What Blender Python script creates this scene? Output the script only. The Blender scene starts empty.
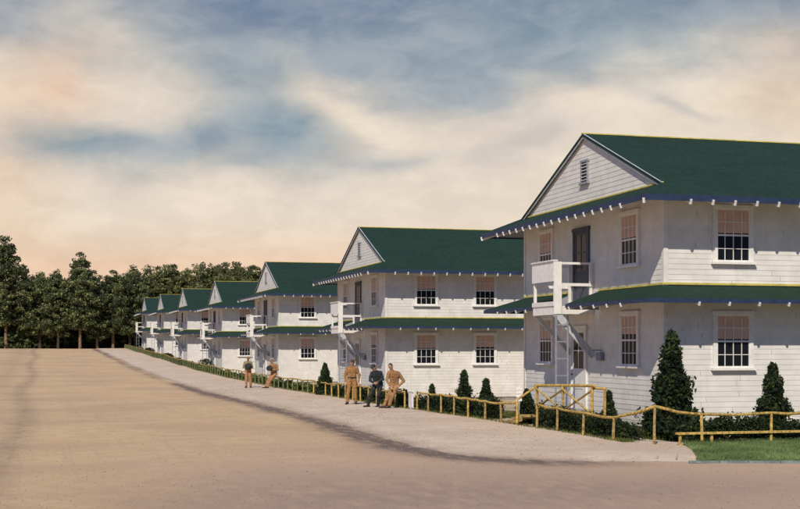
import bpy, bmesh, math, random
import numpy as np
from mathutils import Vector, Matrix, noise as mnoise
R = math.radians
rnd = random.Random(7)
C = bpy.context.scene.collection
scene = bpy.context.scene

def lin(r, g, b):
    f = lambda c: (c/255/12.92) if c/255 <= 0.04045 else ((c/255+0.055)/1.055)**2.4
    return (f(r), f(g), f(b), 1.0)

# ------------------------------------------------------------ camera
TH = math.atan(360/1300)
SN, CS = math.sin(TH), math.cos(TH)
EYE = 2.2
cam_d = bpy.data.cameras.new('camera')
cam = bpy.data.objects.new('camera', cam_d); C.objects.link(cam)
cam.location = (0, 0, EYE); cam.rotation_euler = (R(90), 0, -TH)
cam_d.sensor_width = 36; cam_d.lens = 36*1300/800
cam_d.shift_y = 90.5/800
cam_d.clip_start = 0.1; cam_d.clip_end = 6000
scene.camera = cam

# ------------------------------------------------------------ light
scene.view_settings.view_transform = 'Standard'
scene.view_settings.look = 'None'
scene.view_settings.gamma = 1
scene.view_settings.use_curve_mapping = False
scene.view_settings.exposure = 0.0
to_sun = Vector((-0.57, -1.0, 1.0)).normalized()
sun_el = math.asin(to_sun.z)
sun_az = math.atan2(to_sun.x, to_sun.y)          # from +Y towards +X
sd = bpy.data.lights.new('sun', 'SUN'); sd.energy = 4.0; sd.angle = R(0.7); sd.color = (1.0, 0.91, 0.78)
so = bpy.data.objects.new('sun', sd); C.objects.link(so)
so.rotation_euler = to_sun.to_track_quat('Z', 'Y').to_euler(); so.location = (-20, -30, 40)

world = bpy.data.worlds.new('World'); scene.world = world; world.use_nodes = True
nt = world.node_tree; nt.nodes.clear()

class G:
    """tiny node-graph helper"""
    def __init__(s, tree): s.t = tree
    def n(s, kind, **kw):
        nd = s.t.nodes.new(kind)
        for k, v in kw.items(): setattr(nd, k, v)
        return nd
    def put(s, sock, v):
        if hasattr(v, 'is_linked') or isinstance(v, bpy.types.NodeSocket): s.t.links.new(v, sock)
        else: sock.default_value = v
    def m(s, op, a, b=0.0, c=None, clamp=False):
        nd = s.n('ShaderNodeMath', operation=op, use_clamp=clamp)
        s.put(nd.inputs[0], a); s.put(nd.inputs[1], b)
        if c is not None: s.put(nd.inputs[2], c)
        return nd.outputs[0]
    def mix(s, f, a, b, kind='MIX'):
        nd = s.n('ShaderNodeMix', data_type='RGBA', blend_type=kind)
        s.put(nd.inputs[0], f); s.put(nd.inputs[6], a); s.put(nd.inputs[7], b)
        return nd.outputs[2]
    def noise(s, vec, scale, detail=4, rough=0.5, dist=0.0):
        nd = s.n('ShaderNodeTexNoise'); s.put(nd.inputs['Vector'], vec)
        nd.inputs['Scale'].default_value = scale; nd.inputs['Detail'].default_value = detail
        nd.inputs['Roughness'].default_value = rough; nd.inputs['Distortion'].default_value = dist
        return nd.outputs[0]
    def smooth(s, v, a, b):
        nd = s.n('ShaderNodeMapRange', interpolation_type='SMOOTHSTEP')
        s.put(nd.inputs[0], v); nd.inputs[1].default_value = a; nd.inputs[2].default_value = b
        return nd.outputs[0]
    def mapping(s, vec, scale=(1, 1, 1), loc=(0, 0, 0)):
        nd = s.n('ShaderNodeMapping'); s.put(nd.inputs[0], vec)
        nd.inputs['Scale'].default_value = scale; nd.inputs['Location'].default_value = loc
        return nd.outputs[0]

g = G(nt)
sky = g.n('ShaderNodeTexSky', sky_type='NISHITA'); sky.sun_disc = False
sky.sun_elevation = sun_el; sky.sun_rotation = sun_az; sky.air_density = 1.0; sky.dust_density = 2.5
bg1 = g.n('ShaderNodeBackground'); nt.links.new(sky.outputs[0], bg1.inputs[0]); bg1.inputs[1].default_value = 0.08
tc = g.n('ShaderNodeTexCoord'); sep = g.n('ShaderNodeSeparateXYZ'); nt.links.new(tc.outputs['Generated'], sep.inputs[0])
az = g.m('MULTIPLY', g.m('ARCTAN2', sep.outputs[0], sep.outputs[1]), 57.2958)
el = g.m('MULTIPLY', g.m('ARCSINE', sep.outputs[2]), 57.2958)
wn = g.n('ShaderNodeTexNoise'); wn.inputs['Scale'].default_value = 7; wn.inputs['Detail'].default_value = 5
g.put(wn.inputs['Vector'], g.mapping(tc.outputs['Generated'], (1, 1, 2.2)))
ws = g.n('ShaderNodeSeparateColor'); nt.links.new(wn.outputs['Color'], ws.inputs[0])
azw = g.m('ADD', az, g.m('MULTIPLY', g.m('SUBTRACT', ws.outputs[0], 0.5), 7.0))
elw = g.m('ADD', el, g.m('MULTIPLY', g.m('SUBTRACT', ws.outputs[1], 0.5), 4.6))
def sky_at(px, py): return (15.48 + math.degrees(math.atan((px-400)/1300)), math.degrees(math.atan((345-py)/1300)))
def blob(px, py, rx, ry, rot=0.0, p=1.0):
    a0, e0 = sky_at(px, py); rx = rx/22.7; ry = ry/22.7
    ca, sa = math.cos(R(rot)), math.sin(R(rot))
    da = g.m('SUBTRACT', azw, a0); de = g.m('SUBTRACT', elw, e0)
    u = g.m('DIVIDE', g.m('ADD', g.m('MULTIPLY', da, ca), g.m('MULTIPLY', de, sa)), rx)
    v = g.m('DIVIDE', g.m('SUBTRACT', g.m('MULTIPLY', de, ca), g.m('MULTIPLY', da, sa)), ry)
    d = g.m('ADD', g.m('MULTIPLY', u, u), g.m('MULTIPLY', v, v))
    return g.m('MULTIPLY', g.m('EXPONENT', g.m('MULTIPLY', d, -1.0)), p, clamp=True)
cream = lin(238, 222, 202); peach = lin(236, 200, 166); rose = lin(224, 176, 142)
blue = lin(104, 140, 160); grey = lin(138, 156, 170)
col = g.mix(g.smooth(el, 2.2, 6.0), lin(240, 196, 160), cream)
col = g.mix(g.smooth(elw, 10.2, 12.8), col, grey)
col = g.mix(g.m('MULTIPLY', g.smooth(elw, 12.6, 15.2), 0.85), col, lin(88, 118, 152))
def lay(c, col, *a, **k): return g.mix(blob(*a, **k), col, c)
col = lay(cream, col, 110, 90, 90, 46, 0, p=1.0)
col = lay(rose, col, 62, 95, 42, 34, 20, p=0.6)
col = lay(peach, col, 0, 180, 50, 90, 0, p=0.7)
col = lay(blue, col, 80, 157, 75, 22, 4, p=0.85)
col = lay(grey, col, 185, 140, 90, 30, 22, p=0.95)
col = lay(blue, col, 285, 124, 88, 44, -18, p=0.95)
col = lay(grey, col, 250, 165, 60, 22, 10, p=0.7)
col = lay(lin(242,226,204), col, 375, 108, 80, 19, -34, p=1.0)
col = lay(grey, col, 470, 72, 90, 34, -8, p=0.9)
col = lay(grey, col, 400, 165, 60, 12, 10, p=0.55)
col = lay(lin(176,176,176), col, 520, 150, 70, 26, 30, p=0.5)
col = lay(cream, col, 585, 96, 70, 24, -6, p=0.95)
col = lay(blue, col, 620, 46, 130, 20, -8, p=0.6)
col = lay(grey, col, 690, 106, 50, 10, -22, p=0.6)
col = lay(lin(242,228,208), col, 725, 80, 90, 26, -6, p=1.0)
col = lay(lin(226,200,172), col, 800, 95, 50, 50, 0, p=0.8)
fine = g.smooth(g.noise(g.mapping(tc.outputs['Generated'], (1, 1, 2.2)), 22, 8, 0.62, 0.4), .3, .7)
col = g.mix(0.16, col, g.mix(fine, lin(150, 140, 135), lin(250, 235, 215)))
# unseen sky overhead and behind is set darker blue to cool the shade
col = g.mix(g.smooth(el, 19.0, 34.0), col, lin(74, 106, 168))
away = g.m('ABSOLUTE', g.m('SUBTRACT', az, 15.5))
col = g.mix(g.smooth(away, 34.0, 75.0), col, lin(80, 112, 168))
bg2 = g.n('ShaderNodeBackground'); nt.links.new(col, bg2.inputs[0]); bg2.inputs[1].default_value = 1.05
mx = g.n('ShaderNodeMixShader'); mx.inputs[0].default_value = 0.93
nt.links.new(bg1.outputs[0], mx.inputs[1]); nt.links.new(bg2.outputs[0], mx.inputs[2])
wo = g.n('ShaderNodeOutputWorld'); nt.links.new(mx.outputs[0], wo.inputs[0])

# ------------------------------------------------------------ helpers
def tag(o, label=None, cat=None, group=None, kind=None):
    if label: o['label'] = label
    if cat: o['category'] = cat
    if group: o['group'] = group
    if kind: o['kind'] = kind
    return o
def empty(name, loc, rz=0.0, **k):
    o = bpy.data.objects.new(name, None); C.objects.link(o); o.location = loc; o.rotation_euler = (0, 0, rz)
    o.empty_display_size = 0.2
    return tag(o, **k)
def link_mesh(name, me, mat, parent=None, loc=None, smooth=False):
    if mat is not None and not len(me.materials):
        for mm in (mat if isinstance(mat, (list, tuple)) else [mat]): me.materials.append(mm)
    if smooth: me.shade_smooth()
    o = bpy.data.objects.new(name, me); C.objects.link(o)
    if parent: o.parent = parent
    if loc: o.location = loc
    return o
def copy_tree(o, parent=None):
    c = o.copy(); C.objects.link(c)
    if parent: c.parent = parent
    for ch in list(o.children): copy_tree(ch, c)
    return c
class MB:
    def __init__(s): s.v = []; s.f = []; s.mi = []
    def add(s, vs, fs, mi=0):
        b = len(s.v); s.v += [tuple(v) for v in vs]; s.f += [tuple(b+i for i in f) for f in fs]; s.mi += [mi]*len(fs)
    def box(s, x0, x1, y0, y1, z0, z1, mi=0):
        s.add([(x0,y0,z0),(x1,y0,z0),(x1,y1,z0),(x0,y1,z0),(x0,y0,z1),(x1,y0,z1),(x1,y1,z1),(x0,y1,z1)],
              [(0,3,2,1),(4,5,6,7),(0,1,5,4),(1,2,6,5),(2,3,7,6),(3,0,4,7)], mi)
    def bar(s, a, b, w, h, up=(0,0,1), mi=0):
        a, b = Vector(a), Vector(b); d = (b-a).normalized(); up = Vector(up)
        if abs(d.dot(up)) > .98: up = Vector((1,0,0))
        sx = d.cross(up).normalized()*w/2; sz = sx.cross(d).normalized()*h/2
        vs = [a-sx-sz, a+sx-sz, a+sx+sz, a-sx+sz, b-sx-sz, b+sx-sz, b+sx+sz, b-sx+sz]
        s.add(vs, [(0,1,2,3),(7,6,5,4),(0,4,5,1),(1,5,6,2),(2,6,7,3),(3,7,4,0)], mi)
    def tube(s, pts, rs, n=8, mi=0, wob=0.0):
        pts = [Vector(p) for p in pts]
        if not isinstance(rs, (list, tuple)): rs = [rs]*len(pts)
        b = len(s.v)
        for i, p in enumerate(pts):
            d = (pts[min(i+1,len(pts)-1)]-pts[max(i-1,0)]).normalized()
            u = d.cross(Vector((0,0,1)) if abs(d.z) < .9 else Vector((1,0,0))).normalized(); w = d.cross(u)
            for k in range(n):
                a = 2*math.pi*k/n; rr = rs[i]*(1+rnd.uniform(-wob, wob))
                s.v.append(tuple(p+(u*math.cos(a)+w*math.sin(a))*rr))
        for i in range(len(pts)-1):
            for k in range(n):
                s.f.append((b+i*n+k, b+i*n+(k+1)%n, b+(i+1)*n+(k+1)%n, b+(i+1)*n+k)); s.mi.append(mi)
        s.f.append(tuple(b+k for k in range(n))[::-1]); s.f.append(tuple(b+(len(pts)-1)*n+k for k in range(n))); s.mi += [mi, mi]
    def slab(s, poly, t, mi=0):
        n = len(poly); top = [Vector(p) for p in poly]; bot = [p-Vector((0,0,t)) for p in top]
        s.add(top+bot, [tuple(range(n)), tuple(range(2*n-1, n-1, -1))]+[(i, n+i, n+(i+1)%n, (i+1)%n) for i in range(n)], mi)
    def mesh(s, name='mesh'):
        me = bpy.data.meshes.new(name); me.from_pydata(s.v, [], s.f); me.polygons.foreach_set('material_index', s.mi)
        bm = bmesh.new(); bm.from_mesh(me); bmesh.ops.recalc_face_normals(bm, faces=bm.faces); bm.to_mesh(me); bm.free()
        me.update(); return me
    def build(s, name, mat, parent=None, loc=None, smooth=False):
        return link_mesh(name, s.mesh(name), mat, parent, loc, smooth)

MATS = {}
def mat(name, base, rough=0.75, var=0.12, vscale=3.0, bump=0.0, bscale=40.0, spec=0.3, darkening=None, extra=None, rand=0.0):
    if name in MATS: return MATS[name]
    m = bpy.data.materials.new(name); m.use_nodes = True; t = m.node_tree
    b = t.nodes['Principled BSDF']; h = G(t)
    tcn = h.n('ShaderNodeTexCoord').outputs['Object']
    n1 = h.noise(tcn, vscale, 6, 0.6)
    base = tuple(base[:3])+(1.0,)
    lo = tuple(c*(1-var*1.6) for c in base[:3])+(1,); hi = tuple(min(1, c*(1+var)) for c in base[:3])+(1,)
    c = h.mix(h.smooth(n1, 0.3, 0.7), lo, hi)
    if darkening: c = h.mix(h.m('MULTIPLY', h.smooth(h.noise(tcn, darkening[1], 5, 0.65, 0.6), 0.52, 0.72), darkening[2]), c, darkening[0])
    if rand:
        oi = h.n('ShaderNodeObjectInfo').outputs['Random']
        hs = h.n('ShaderNodeHueSaturation'); h.put(hs.inputs['Color'], c)
        h.put(hs.inputs['Value'], h.m('MULTIPLY_ADD', oi, rand*2, 1-rand)); c = hs.outputs[0]
    if extra: c = extra(h, tcn, c, b)
    t.links.new(c, b.inputs['Base Color'])
    b.inputs['Roughness'].default_value = rough; b.inputs['Specular IOR Level'].default_value = spec
    if bump:
        bn = h.n('ShaderNodeBump'); bn.inputs['Strength'].default_value = bump; bn.inputs['Distance'].default_value = 0.02
        h.put(bn.inputs['Height'], h.noise(tcn, bscale, 6, 0.65)); t.links.new(bn.outputs[0], b.inputs['Normal'])
    MATS[name] = m; return m

# ------------------------------------------------------------ terrain profile
def prof(y, P):
    if y <= P[0][0]: return P[0][1]
    for (a, za), (b, zb) in zip(P, P[1:]):
        if y <= b:
            t = (y-a)/(b-a); t = t*t*(3-2*t); return za+(zb-za)*t
    return P[-1][1]
PR = [(20,0),(35,-.05),(50,-.15),(70,-.22),(88,-.15),(105,0),(120,.2),(147,.65),(175,1.15),(204,1.6),(240,1.8)]
BZ = [0.0, -.28, -.3, -.35, .1, .5, 1.0]
BY0, BDY, BX = 33.4, 26.4, 14.6
PB = [(20,0.02)] + [(BY0+BDY*i, BZ[i]) for i in range(7)] + [(220,1.6),(240,1.8)]
def road_z(y): return prof(y, PR)
def land_z(x, y):
    t = min(1, max(0, (x-13.2)/1.0))
    return road_z(y)*(1-t)+prof(y, PB)*t

# edge curve of the street (E) and fence line (F) sharing a parameter
E_PTS = [(7.9, 300), (7.9, 200), (7.9, 120), (7.95, 80), (8.0, 60), (8.1, 48), (8.05, 42), (7.75, 34), (7.55, 29), (7.6, 26), (7.9, 24.2), (8.6, 23.1), (9.8, 22.4), (11.0, 22.05), (11.8, 21.85)]
F_PTS = [(12.55, 300), (12.55, 200), (12.55, 120), (12.55, 80), (12.55, 60), (12.55, 48), (12.55, 42), (12.55, 34), (12.55, 31), (12.6, 29), (12.7, 27.5), (12.85, 26.6), (13.0, 25.9), (13.25, 25.6), (13.55, 25.45)]
def resample(pts_a, pts_b, step=0.5):
    out = []
    for i in range(len(pts_a)-1):
        a0, a1, b0, b1 = [Vector(p) for p in (pts_a[i], pts_a[i+1], pts_b[i], pts_b[i+1])]
        L = max((a1-a0).length, (b1-b0).length); near = a1.y < 70
        n = max(1, int(L/(0.35 if near else 2.0)))
        for k in range(n): out.append((a0.lerp(a1, k/n), b0.lerp(b1, k/n)))
    out.append((Vector(pts_a[-1]), Vector(pts_b[-1])))
    # smooth
    for _ in range(6):
        out = [out[0]]+[((out[i-1][0]+out[i][0]*2+out[i+1][0])/4, (out[i-1][1]+out[i][1]*2+out[i+1][1])/4) for i in range(1, len(out)-1)]+[out[-1]]
    return out
EF = resample(E_PTS, F_PTS)
for i_, (e_, f_) in enumerate(EF):
    k_ = mnoise.noise(Vector((e_.x*1.3, e_.y*.55, 3)))*.16+mnoise.noise(Vector((e_.x*4, e_.y*2.3, 9)))*.06
    e_ += (f_-e_).normalized()*k_
E_ARR = np.array([[p[0].x, p[0].y] for p in EF])
def edge_dist(x, y): return float(np.sqrt(((E_ARR-(x, y))**2).sum(1).min()))

# ------------------------------------------------------------ ground sheets
def grid_mesh(xs, ys, zf, attr=None):
    v = []; at = []
    for y in ys:
        for x in xs:
            v.append((x, y, zf(x, y)))
            if attr: at.append(attr(x, y))
    nx = len(xs); f = [(j*nx+i, j*nx+i+1, (j+1)*nx+i+1, (j+1)*nx+i) for j in range(len(ys)-1) for i in range(nx-1)]
    me = bpy.data.meshes.new('sheet'); me.from_pydata(v, [], f)
    if attr:
        a = me.attributes.new('darkening', 'FLOAT', 'POINT'); a.data.foreach_set('value', at)
    me.shade_smooth(); return me
def rng(a, b, s):
    n = max(1, round((b-a)/s)); return [a+(b-a)*i/n for i in range(n+1)]

def dirt(name, c_lo, c_hi, patch, dark, pscale=0.16, grit=1.0, soil=None):
    m = bpy.data.materials.new(name); m.use_nodes = True; t = m.node_tree; b = t.nodes['Principled BSDF']; h = G(t)
    co = h.n('ShaderNodeTexCoord').outputs['Object']
    big = h.noise(co, pscale, 4, 0.55); mid = h.noise(co, 1.3, 6, 0.65); small = h.noise(co, 14, 6, 0.7); peb = h.noise(co, 55, 3, 0.7)
    c = h.mix(h.smooth(mid, 0.3, 0.72), c_lo, c_hi)
    c = h.mix(h.m('MULTIPLY', h.smooth(big, 0.45, 0.62), 0.75), c, patch)
    if soil:   # a pinker, greyer soil lies around the crossing
        sp = h.n('ShaderNodeSeparateXYZ'); h.put(sp.inputs[0], co)
        yy = h.m('ADD', sp.outputs[1], h.m('MULTIPLY', h.m('SUBTRACT', h.noise(co, .22, 5, .6), .5), 16.0))
        xx = h.m('ADD', sp.outputs[0], h.m('MULTIPLY', h.m('SUBTRACT', mid, .5), 2.0))
        k2 = h.m('MULTIPLY', h.m('SUBTRACT', 1.0, h.smooth(yy, 17.0, 34.0)), h.smooth(xx, .2, 4.0))
        c = h.mix(h.m('MULTIPLY', k2, .85), c, soil)
    # long faint tyre tracks running along the street
    tr = h.noise(h.mapping(co, (1.9, 0.03, 1)), 1.0, 6, 0.75)
    c = h.mix(h.m('MULTIPLY', h.smooth(tr, 0.52, 0.66), 0.5), c, patch)
    c = h.mix(h.m('MULTIPLY', h.smooth(small, 0.5, 0.75), 0.36*grit), c, tuple(x*0.6 for x in c_lo[:3])+(1,))
    c = h.mix(h.m('MULTIPLY', h.smooth(peb, 0.58, 0.72), 0.5*grit), c, tuple(min(1, x*1.35) for x in c_hi[:3])+(1,))
    st = h.n('ShaderNodeAttribute'); st.attribute_name = 'darkening'
    rag = h.noise(h.mapping(co, (1, 0.35, 1)), 3.5, 6, 0.7)
    k = h.m('MULTIPLY', st.outputs['Fac'], h.m('MULTIPLY_ADD', h.smooth(rag, 0.3, 0.6), 1.0, 0.5), clamp=True)
    c = h.mix(h.m('MULTIPLY', k, 0.9), c, dark)
    t.links.new(c, b.inputs['Base Color']); b.inputs['Roughness'].default_value = 0.95; b.inputs['Specular IOR Level'].default_value = 0.12
    bn = h.n('ShaderNodeBump'); bn.inputs['Strength'].default_value = 0.4; bn.inputs['Distance'].default_value = 0.03
    h.put(bn.inputs['Height'], h.m('ADD', h.m('MULTIPLY', mid, 0.8), h.m('ADD', small, h.m('MULTIPLY', peb, 0.5))))
    t.links.new(bn.outputs[0], b.inputs['Normal']); return m
m_road = dirt('street_dirt', (.55,.38,.215,1), (.63,.45,.265,1), (.49,.335,.21,1), (.14,.105,.09,1), soil=(.46,.32,.235,1))
m_verge = dirt('verge_sand', (.58,.45,.33,1), (.69,.555,.42,1), (.55,.415,.30,1), (.14,.105,.09,1), 0.3)
m_yard = dirt('yard_sand', (.40,.30,.19,1), (.55,.43,.29,1), (.16,.19,.06,1), (.05,.04,.035,1), 0.35)
m_far = dirt('field_earth', (.34,.25,.12,1), (.46,.34,.17,1), (.20,.20,.08,1), (.05,.04,.035,1), 0.05)

big_x = [-3000,-900,-300,-120,-60,-30,-15,-9,-5,0,4,8,10,12,13.2,14.2,18,25,40,60,110,300,900,3000]
big_y = [-200,-60,-20,0]+rng(5, 250, 5)+[300,400,700,1500,3500]
gm = grid_mesh(big_x, big_y, lambda x, y: land_z(x, y)-0.10)
tag(link_mesh('ground', gm, m_far), kind='structure')

def bumpy(x, y, a=0.02): return a*mnoise.noise(Vector((x*0.55, y*0.28, 0.3)))+a*0.5*mnoise.noise(Vector((x*2.1, y*1.3, 2)))
def road_attr(x, y):
    d = edge_dist(x, y) if y < 300 else 9
    w = 0.42 + 0.25*mnoise.noise(Vector((y*0.2, x*.2, 5)))
    s = math.exp(-(d/w)**2)*(0.35+0.65*min(1, max(0, (26.5-abs(y-0)*0)/26.5)))  # darker band along the street edge
    fade = 1.0 if x < 9.0 else max(0.0, 1-(x-9.0)/2.2)
    # mauve-brown soil patch towards the crossing, and brown wheel rut
    rut = .30*math.exp(-((x+0.7+.25*math.sin(y*.11))/.38)**2)*min(1, max(0, (y-8)/10)) + .16*math.exp(-((x+2.5)/1.2)**2)
    q = rut/.7 + 0.40*math.exp(-((x-4.6)/4.2)**2-((y-18.2)/3.8)**2) + 0.22*math.exp(-((x-9.5)/3)**2-((y-18.0)/1.6)**2)
    return min(1, s*fade + q*0.7)
xs = rng(-14, -3, 1.0)+rng(-2.7, 1.0, .3)+rng(1.7, 4, .8)+rng(4.3, 8.6, 0.18)
ys = rng(-4, 60, 0.45)+rng(61.5, 300, 2.0)
rz = lambda x, y: road_z(y)+bumpy(x, y, 0.010)
tag(link_mesh('street', grid_mesh(xs, ys, rz, road_attr), m_road), kind='structure')
xs2 = rng(8.6, 22, 0.45)+[26,32,40,60,100]
tag(link_mesh('side_street', grid_mesh(xs2, rng(-4, 23.6, 0.45), lambda x, y: road_z(y)+bumpy(x, y, 0.010)*(1 if x<24 else 0), road_attr), m_road), kind='structure')

# verge between street and fence
NU = 22; v = []; at = []
for (e, f_) in EF:
    far = f_ + (f_-e).normalized()*0.9
    for u in range(NU+1):
        t = (u/NU)**1.7
        p = e.lerp(far, t); d = (p-e).length
        z = road_z(p.y)-0.030 + 0.09*min(1, d/1.1) + bumpy(p.x, p.y, 0.02)*min(1, d)
        v.append((p.x, p.y, z))
        fade = 1.0 if e.x < 9.0 else max(0.0, 1-(e.x-9.0)/2.2)
        at.append(min(1, math.exp(-(d/0.48)**2)*fade*.95))  # verge turns darker towards the street edge
n1 = NU+1
f = [(j*n1+i, j*n1+i+1, (j+1)*n1+i+1, (j+1)*n1+i) for j in range(len(EF)-1) for i in range(NU)]
me = bpy.data.meshes.new('verge'); me.from_pydata(v, [], f)
a = me.attributes.new('darkening', 'FLOAT', 'POINT'); a.data.foreach_set('value', at)
bm = bmesh.new(); bm.from_mesh(me); bmesh.ops.recalc_face_normals(bm, faces=bm.faces)
if sum(fc.normal.z for fc in bm.faces) < 0: bmesh.ops.reverse_faces(bm, faces=bm.faces)
bm.to_mesh(me); bm.free(); me.shade_smooth()
tag(link_mesh('verge', me, m_verge), kind='structure')

# yard in front of and between the barracks
yx = [13.1,13.6,14.2,15,17,20,24,30,42,60]; yy = rng(26.0, 225, 2.2)
tag(link_mesh('yard', grid_mesh(yx, yy, lambda x, y: land_z(x, y)-0.02), m_yard), kind='structure')

# lawn on the corner
def lawn_mat():
    m = bpy.data.materials.new('lawn_green'); m.use_nodes = True; t = m.node_tree; b = t.nodes['Principled BSDF']; h = G(t)
    co = h.n('ShaderNodeTexCoord').outputs['Object']
    c = h.mix(h.smooth(h.noise(co, 1.2, 6, .6), .3, .7), (.13,.20,.07,1), (.19,.255,.10,1))
    c = h.mix(h.m('MULTIPLY', h.noise(co, 30, 4, .7), .5), c, (.13,.15,.04,1))
    t.links.new(c, b.inputs['Base Color']); b.inputs['Roughness'].default_value = .9; b.inputs['Specular IOR Level'].default_value = .1
    return m
def lawn_front(x): return 21.85 - 0.28*(x-11.8) if x < 20 else 19.55
lv = []; lf = []; cols = rng(0, 1, 0.02); rows = rng(0, 1, 0.05)
for r_ in rows:
    for c_ in cols:
        xl = 11.8*(1-r_)+13.5*r_; x = xl+(62-xl)*c_**1.8
        yf = lawn_front(x); y = yf*(1-r_)+25.7*r_ if x < 62 else yf*(1-r_)+25.7*r_
        edge = min(1, r_*8)*min(1, c_*12+0.1)
        lv.append((x, y, 0.02+0.07*edge+bumpy(x, y, .012)))
nc = len(cols); lf = [(j*nc+i, j*nc+i+1, (j+1)*nc+i+1, (j+1)*nc+i) for j in range(len(rows)-1) for i in range(nc-1)]
me = bpy.data.meshes.new('lawn'); me.from_pydata(lv, [], lf); me.shade_smooth()
tag(link_mesh('lawn', me, lawn_mat()), kind='structure')
# bluish gutter stones along the lawn's street edge
k = MB(); x = 11.62
while x < 34:
    L = rnd.uniform(0.5, 0.62); y = lawn_front(x)-0.05; y2 = lawn_front(x+L)-0.05
    k.bar((x+.006, y, 0.022), (x+L-.006, y2, 0.022), 0.08, 0.045); x += L
tag(k.build('kerb', mat('kerb_stone', (.19,.24,.24), .9, .2, 6, .4, 60)), kind='structure')

# ------------------------------------------------------------ foliage
def leaf_mesh(name, centres, radii, per, size, seed, flat=1.0, two=0.35, elong=1.6):
    """many leaf-sized quads through clumps; material index varies by clump"""
    rg = np.random.default_rng(seed); V = []; MI = []
    for c, r_, n_ in zip(centres, radii, per):
        d = rg.normal(size=(n_, 3)); d /= np.linalg.norm(d, axis=1)[:, None]
        rr = r_*rg.uniform(0.35, 1.0, size=(n_, 1))**0.5
        p = np.array(c)+d*rr*np.array([1, 1, flat])
        nrm = d+rg.normal(size=(n_, 3))*0.7; nrm /= np.linalg.norm(nrm, axis=1)[:, None]
        t = np.cross(nrm, rg.normal(size=(n_, 3))); t /= np.linalg.norm(t, axis=1)[:, None]; b = np.cross(nrm, t)
        s = size*rg.uniform(0.6, 1.3, size=(n_, 1))
        q = np.stack([p-t*s*elong*.5, p+b*s*.5, p+t*s*elong*.5, p-b*s*.5], 1); V.append(q.reshape(-1, 3))
        light = rg.random() < two
        m = (rg.random(n_) < (0.75 if light else 0.12)).astype(int); MI.append(m)
    V = np.concatenate(V); MI = np.concatenate(MI); nf = len(MI)
    me = bpy.data.meshes.new(name); me.from_pydata(V.tolist(), [], np.arange(nf*4).reshape(-1, 4).tolist())
    me.polygons.foreach_set('material_index', MI.tolist()); me.update(); return me
def leaf_mat(name, c, rand=.2):
    m = mat(name, c, .8, .3, .8, spec=.15, rand=rand); t = m.node_tree; b = t.nodes['Principled BSDF']
    if 'translucent' not in t.nodes:
        tr = t.nodes.new('ShaderNodeBsdfTranslucent'); tr.name = 'translucent'; t.links.new(b.inputs['Base Color'].links[0].from_socket, tr.inputs[0])
        ad = t.nodes.new('ShaderNodeMixShader'); ad.inputs[0].default_value = .38
        t.links.new(b.outputs[0], ad.inputs[1]); t.links.new(tr.outputs[0], ad.inputs[2]); t.links.new(ad.outputs[0], t.nodes['Material Output'].inputs[0])
    return m
pine_d, pine_l = leaf_mat('pine_dark', (.078,.102,.048)), leaf_mat('pine_light', (.29,.315,.13))
gold_d, gold_l = leaf_mat('grove_mid', (.11,.14,.055)), leaf_mat('grove_gold', (.38,.36,.15))
shrub_d, shrub_l = leaf_mat('shrub_dark', (.028,.050,.028)), leaf_mat('shrub_light', (.10,.125,.04))
hedge_d, hedge_l = leaf_mat('hedge_dark', (.028,.044,.022)), leaf_mat('hedge_light', (.07,.095,.03))
lime_d, lime_l = leaf_mat('lime_mid', (.09,.13,.035)), leaf_mat('lime_light', (.24,.25,.07))
rust_d, rust_l = leaf_mat('rust_dark', (.06,.030,.018)), leaf_mat('rust_light', (.15,.08,.045))
bark = mat('bark', (.075,.055,.04), .95, .3, 4, .6, 20)
bark2 = mat('bark_pale', (.22,.15,.09), .95, .3, 4, .6, 20)

def tree_proto(seed, H, Rm, kind):
    rr = random.Random(seed); cs = []; rs = []; per = []; limbs = MB()
    lean = rr.uniform(-.3, .3)
    base = H*rr.uniform(0.14, 0.26)
    z = base
    while z < H*0.985:
        t = (z-base)/(H-base)
        prof_ = (0.62+0.5*math.sin(math.pi*min(1, t*1.25+.08)))*(1-t**2.6)+0.10
        if kind == 'round': prof_ = (0.55+0.75*math.sin(math.pi*min(1, t*.9+.12)))*(1-t**4)*.85+.12
        Rr = Rm*prof_*rr.uniform(.7, 1.15)
        nb = max(2, int(3.2*Rr/1.2+1)); a0 = rr.uniform(0, 6.28)
        for b_ in range(nb):
            a = a0+6.28*b_/nb+rr.uniform(-.5, .5); L = Rr*rr.uniform(.55, 1.1)
            tip = Vector((math.cos(a)*L+lean*t, math.sin(a)*L, z+rr.uniform(-.3, .35)+L*.12))
            limbs.tube([(lean*t, 0, z-.15), tip*.55+Vector((0, 0, z*.45-.05)), tip], [.07, .04, .015], 4)
            for q in ((.45, .8, .95, 1.0) if Rr > 1 else (.8,)):
                c = Vector((lean*t, 0, z)).lerp(tip, q)+Vector([rr.uniform(-.25, .25) for _ in range(3)])
                cs.append(tuple(c)); rs.append(rr.uniform(.38, .72)); per.append(rr.randint(15, 26))
        z += rr.uniform(.42, .8)
    lm = leaf_mesh('crown', cs, rs, [int(p*1.8) for p in per], .19, seed, flat=.66, two=.5)
    tm = MB(); tm.tube([(0, 0, -.4), (rr.uniform(-.05,.05), 0, base), (lean*.5, 0, H*.55), (lean, 0, H*.93)], [.24, .19, .12, .03], 8, wob=.1)
    b_ = len(tm.v); tm.v += limbs.v; tm.f += [tuple(b_+i for i in f) for f in limbs.f]; tm.mi += limbs.mi
    return lm, tm.mesh('trunk'), None
PINES = [tree_proto(100+i, H, Rm, k) for i, (H, Rm, k) in enumerate([(14, 2.5, 'pine'), (13, 2.2, 'pine'), (14, 2.9, 'round'), (12, 2.4, 'round'), (15, 2.3, 'pine'), (13, 2.7, 'round')])]
HP = [14, 13, 14, 12, 15, 13]
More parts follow.
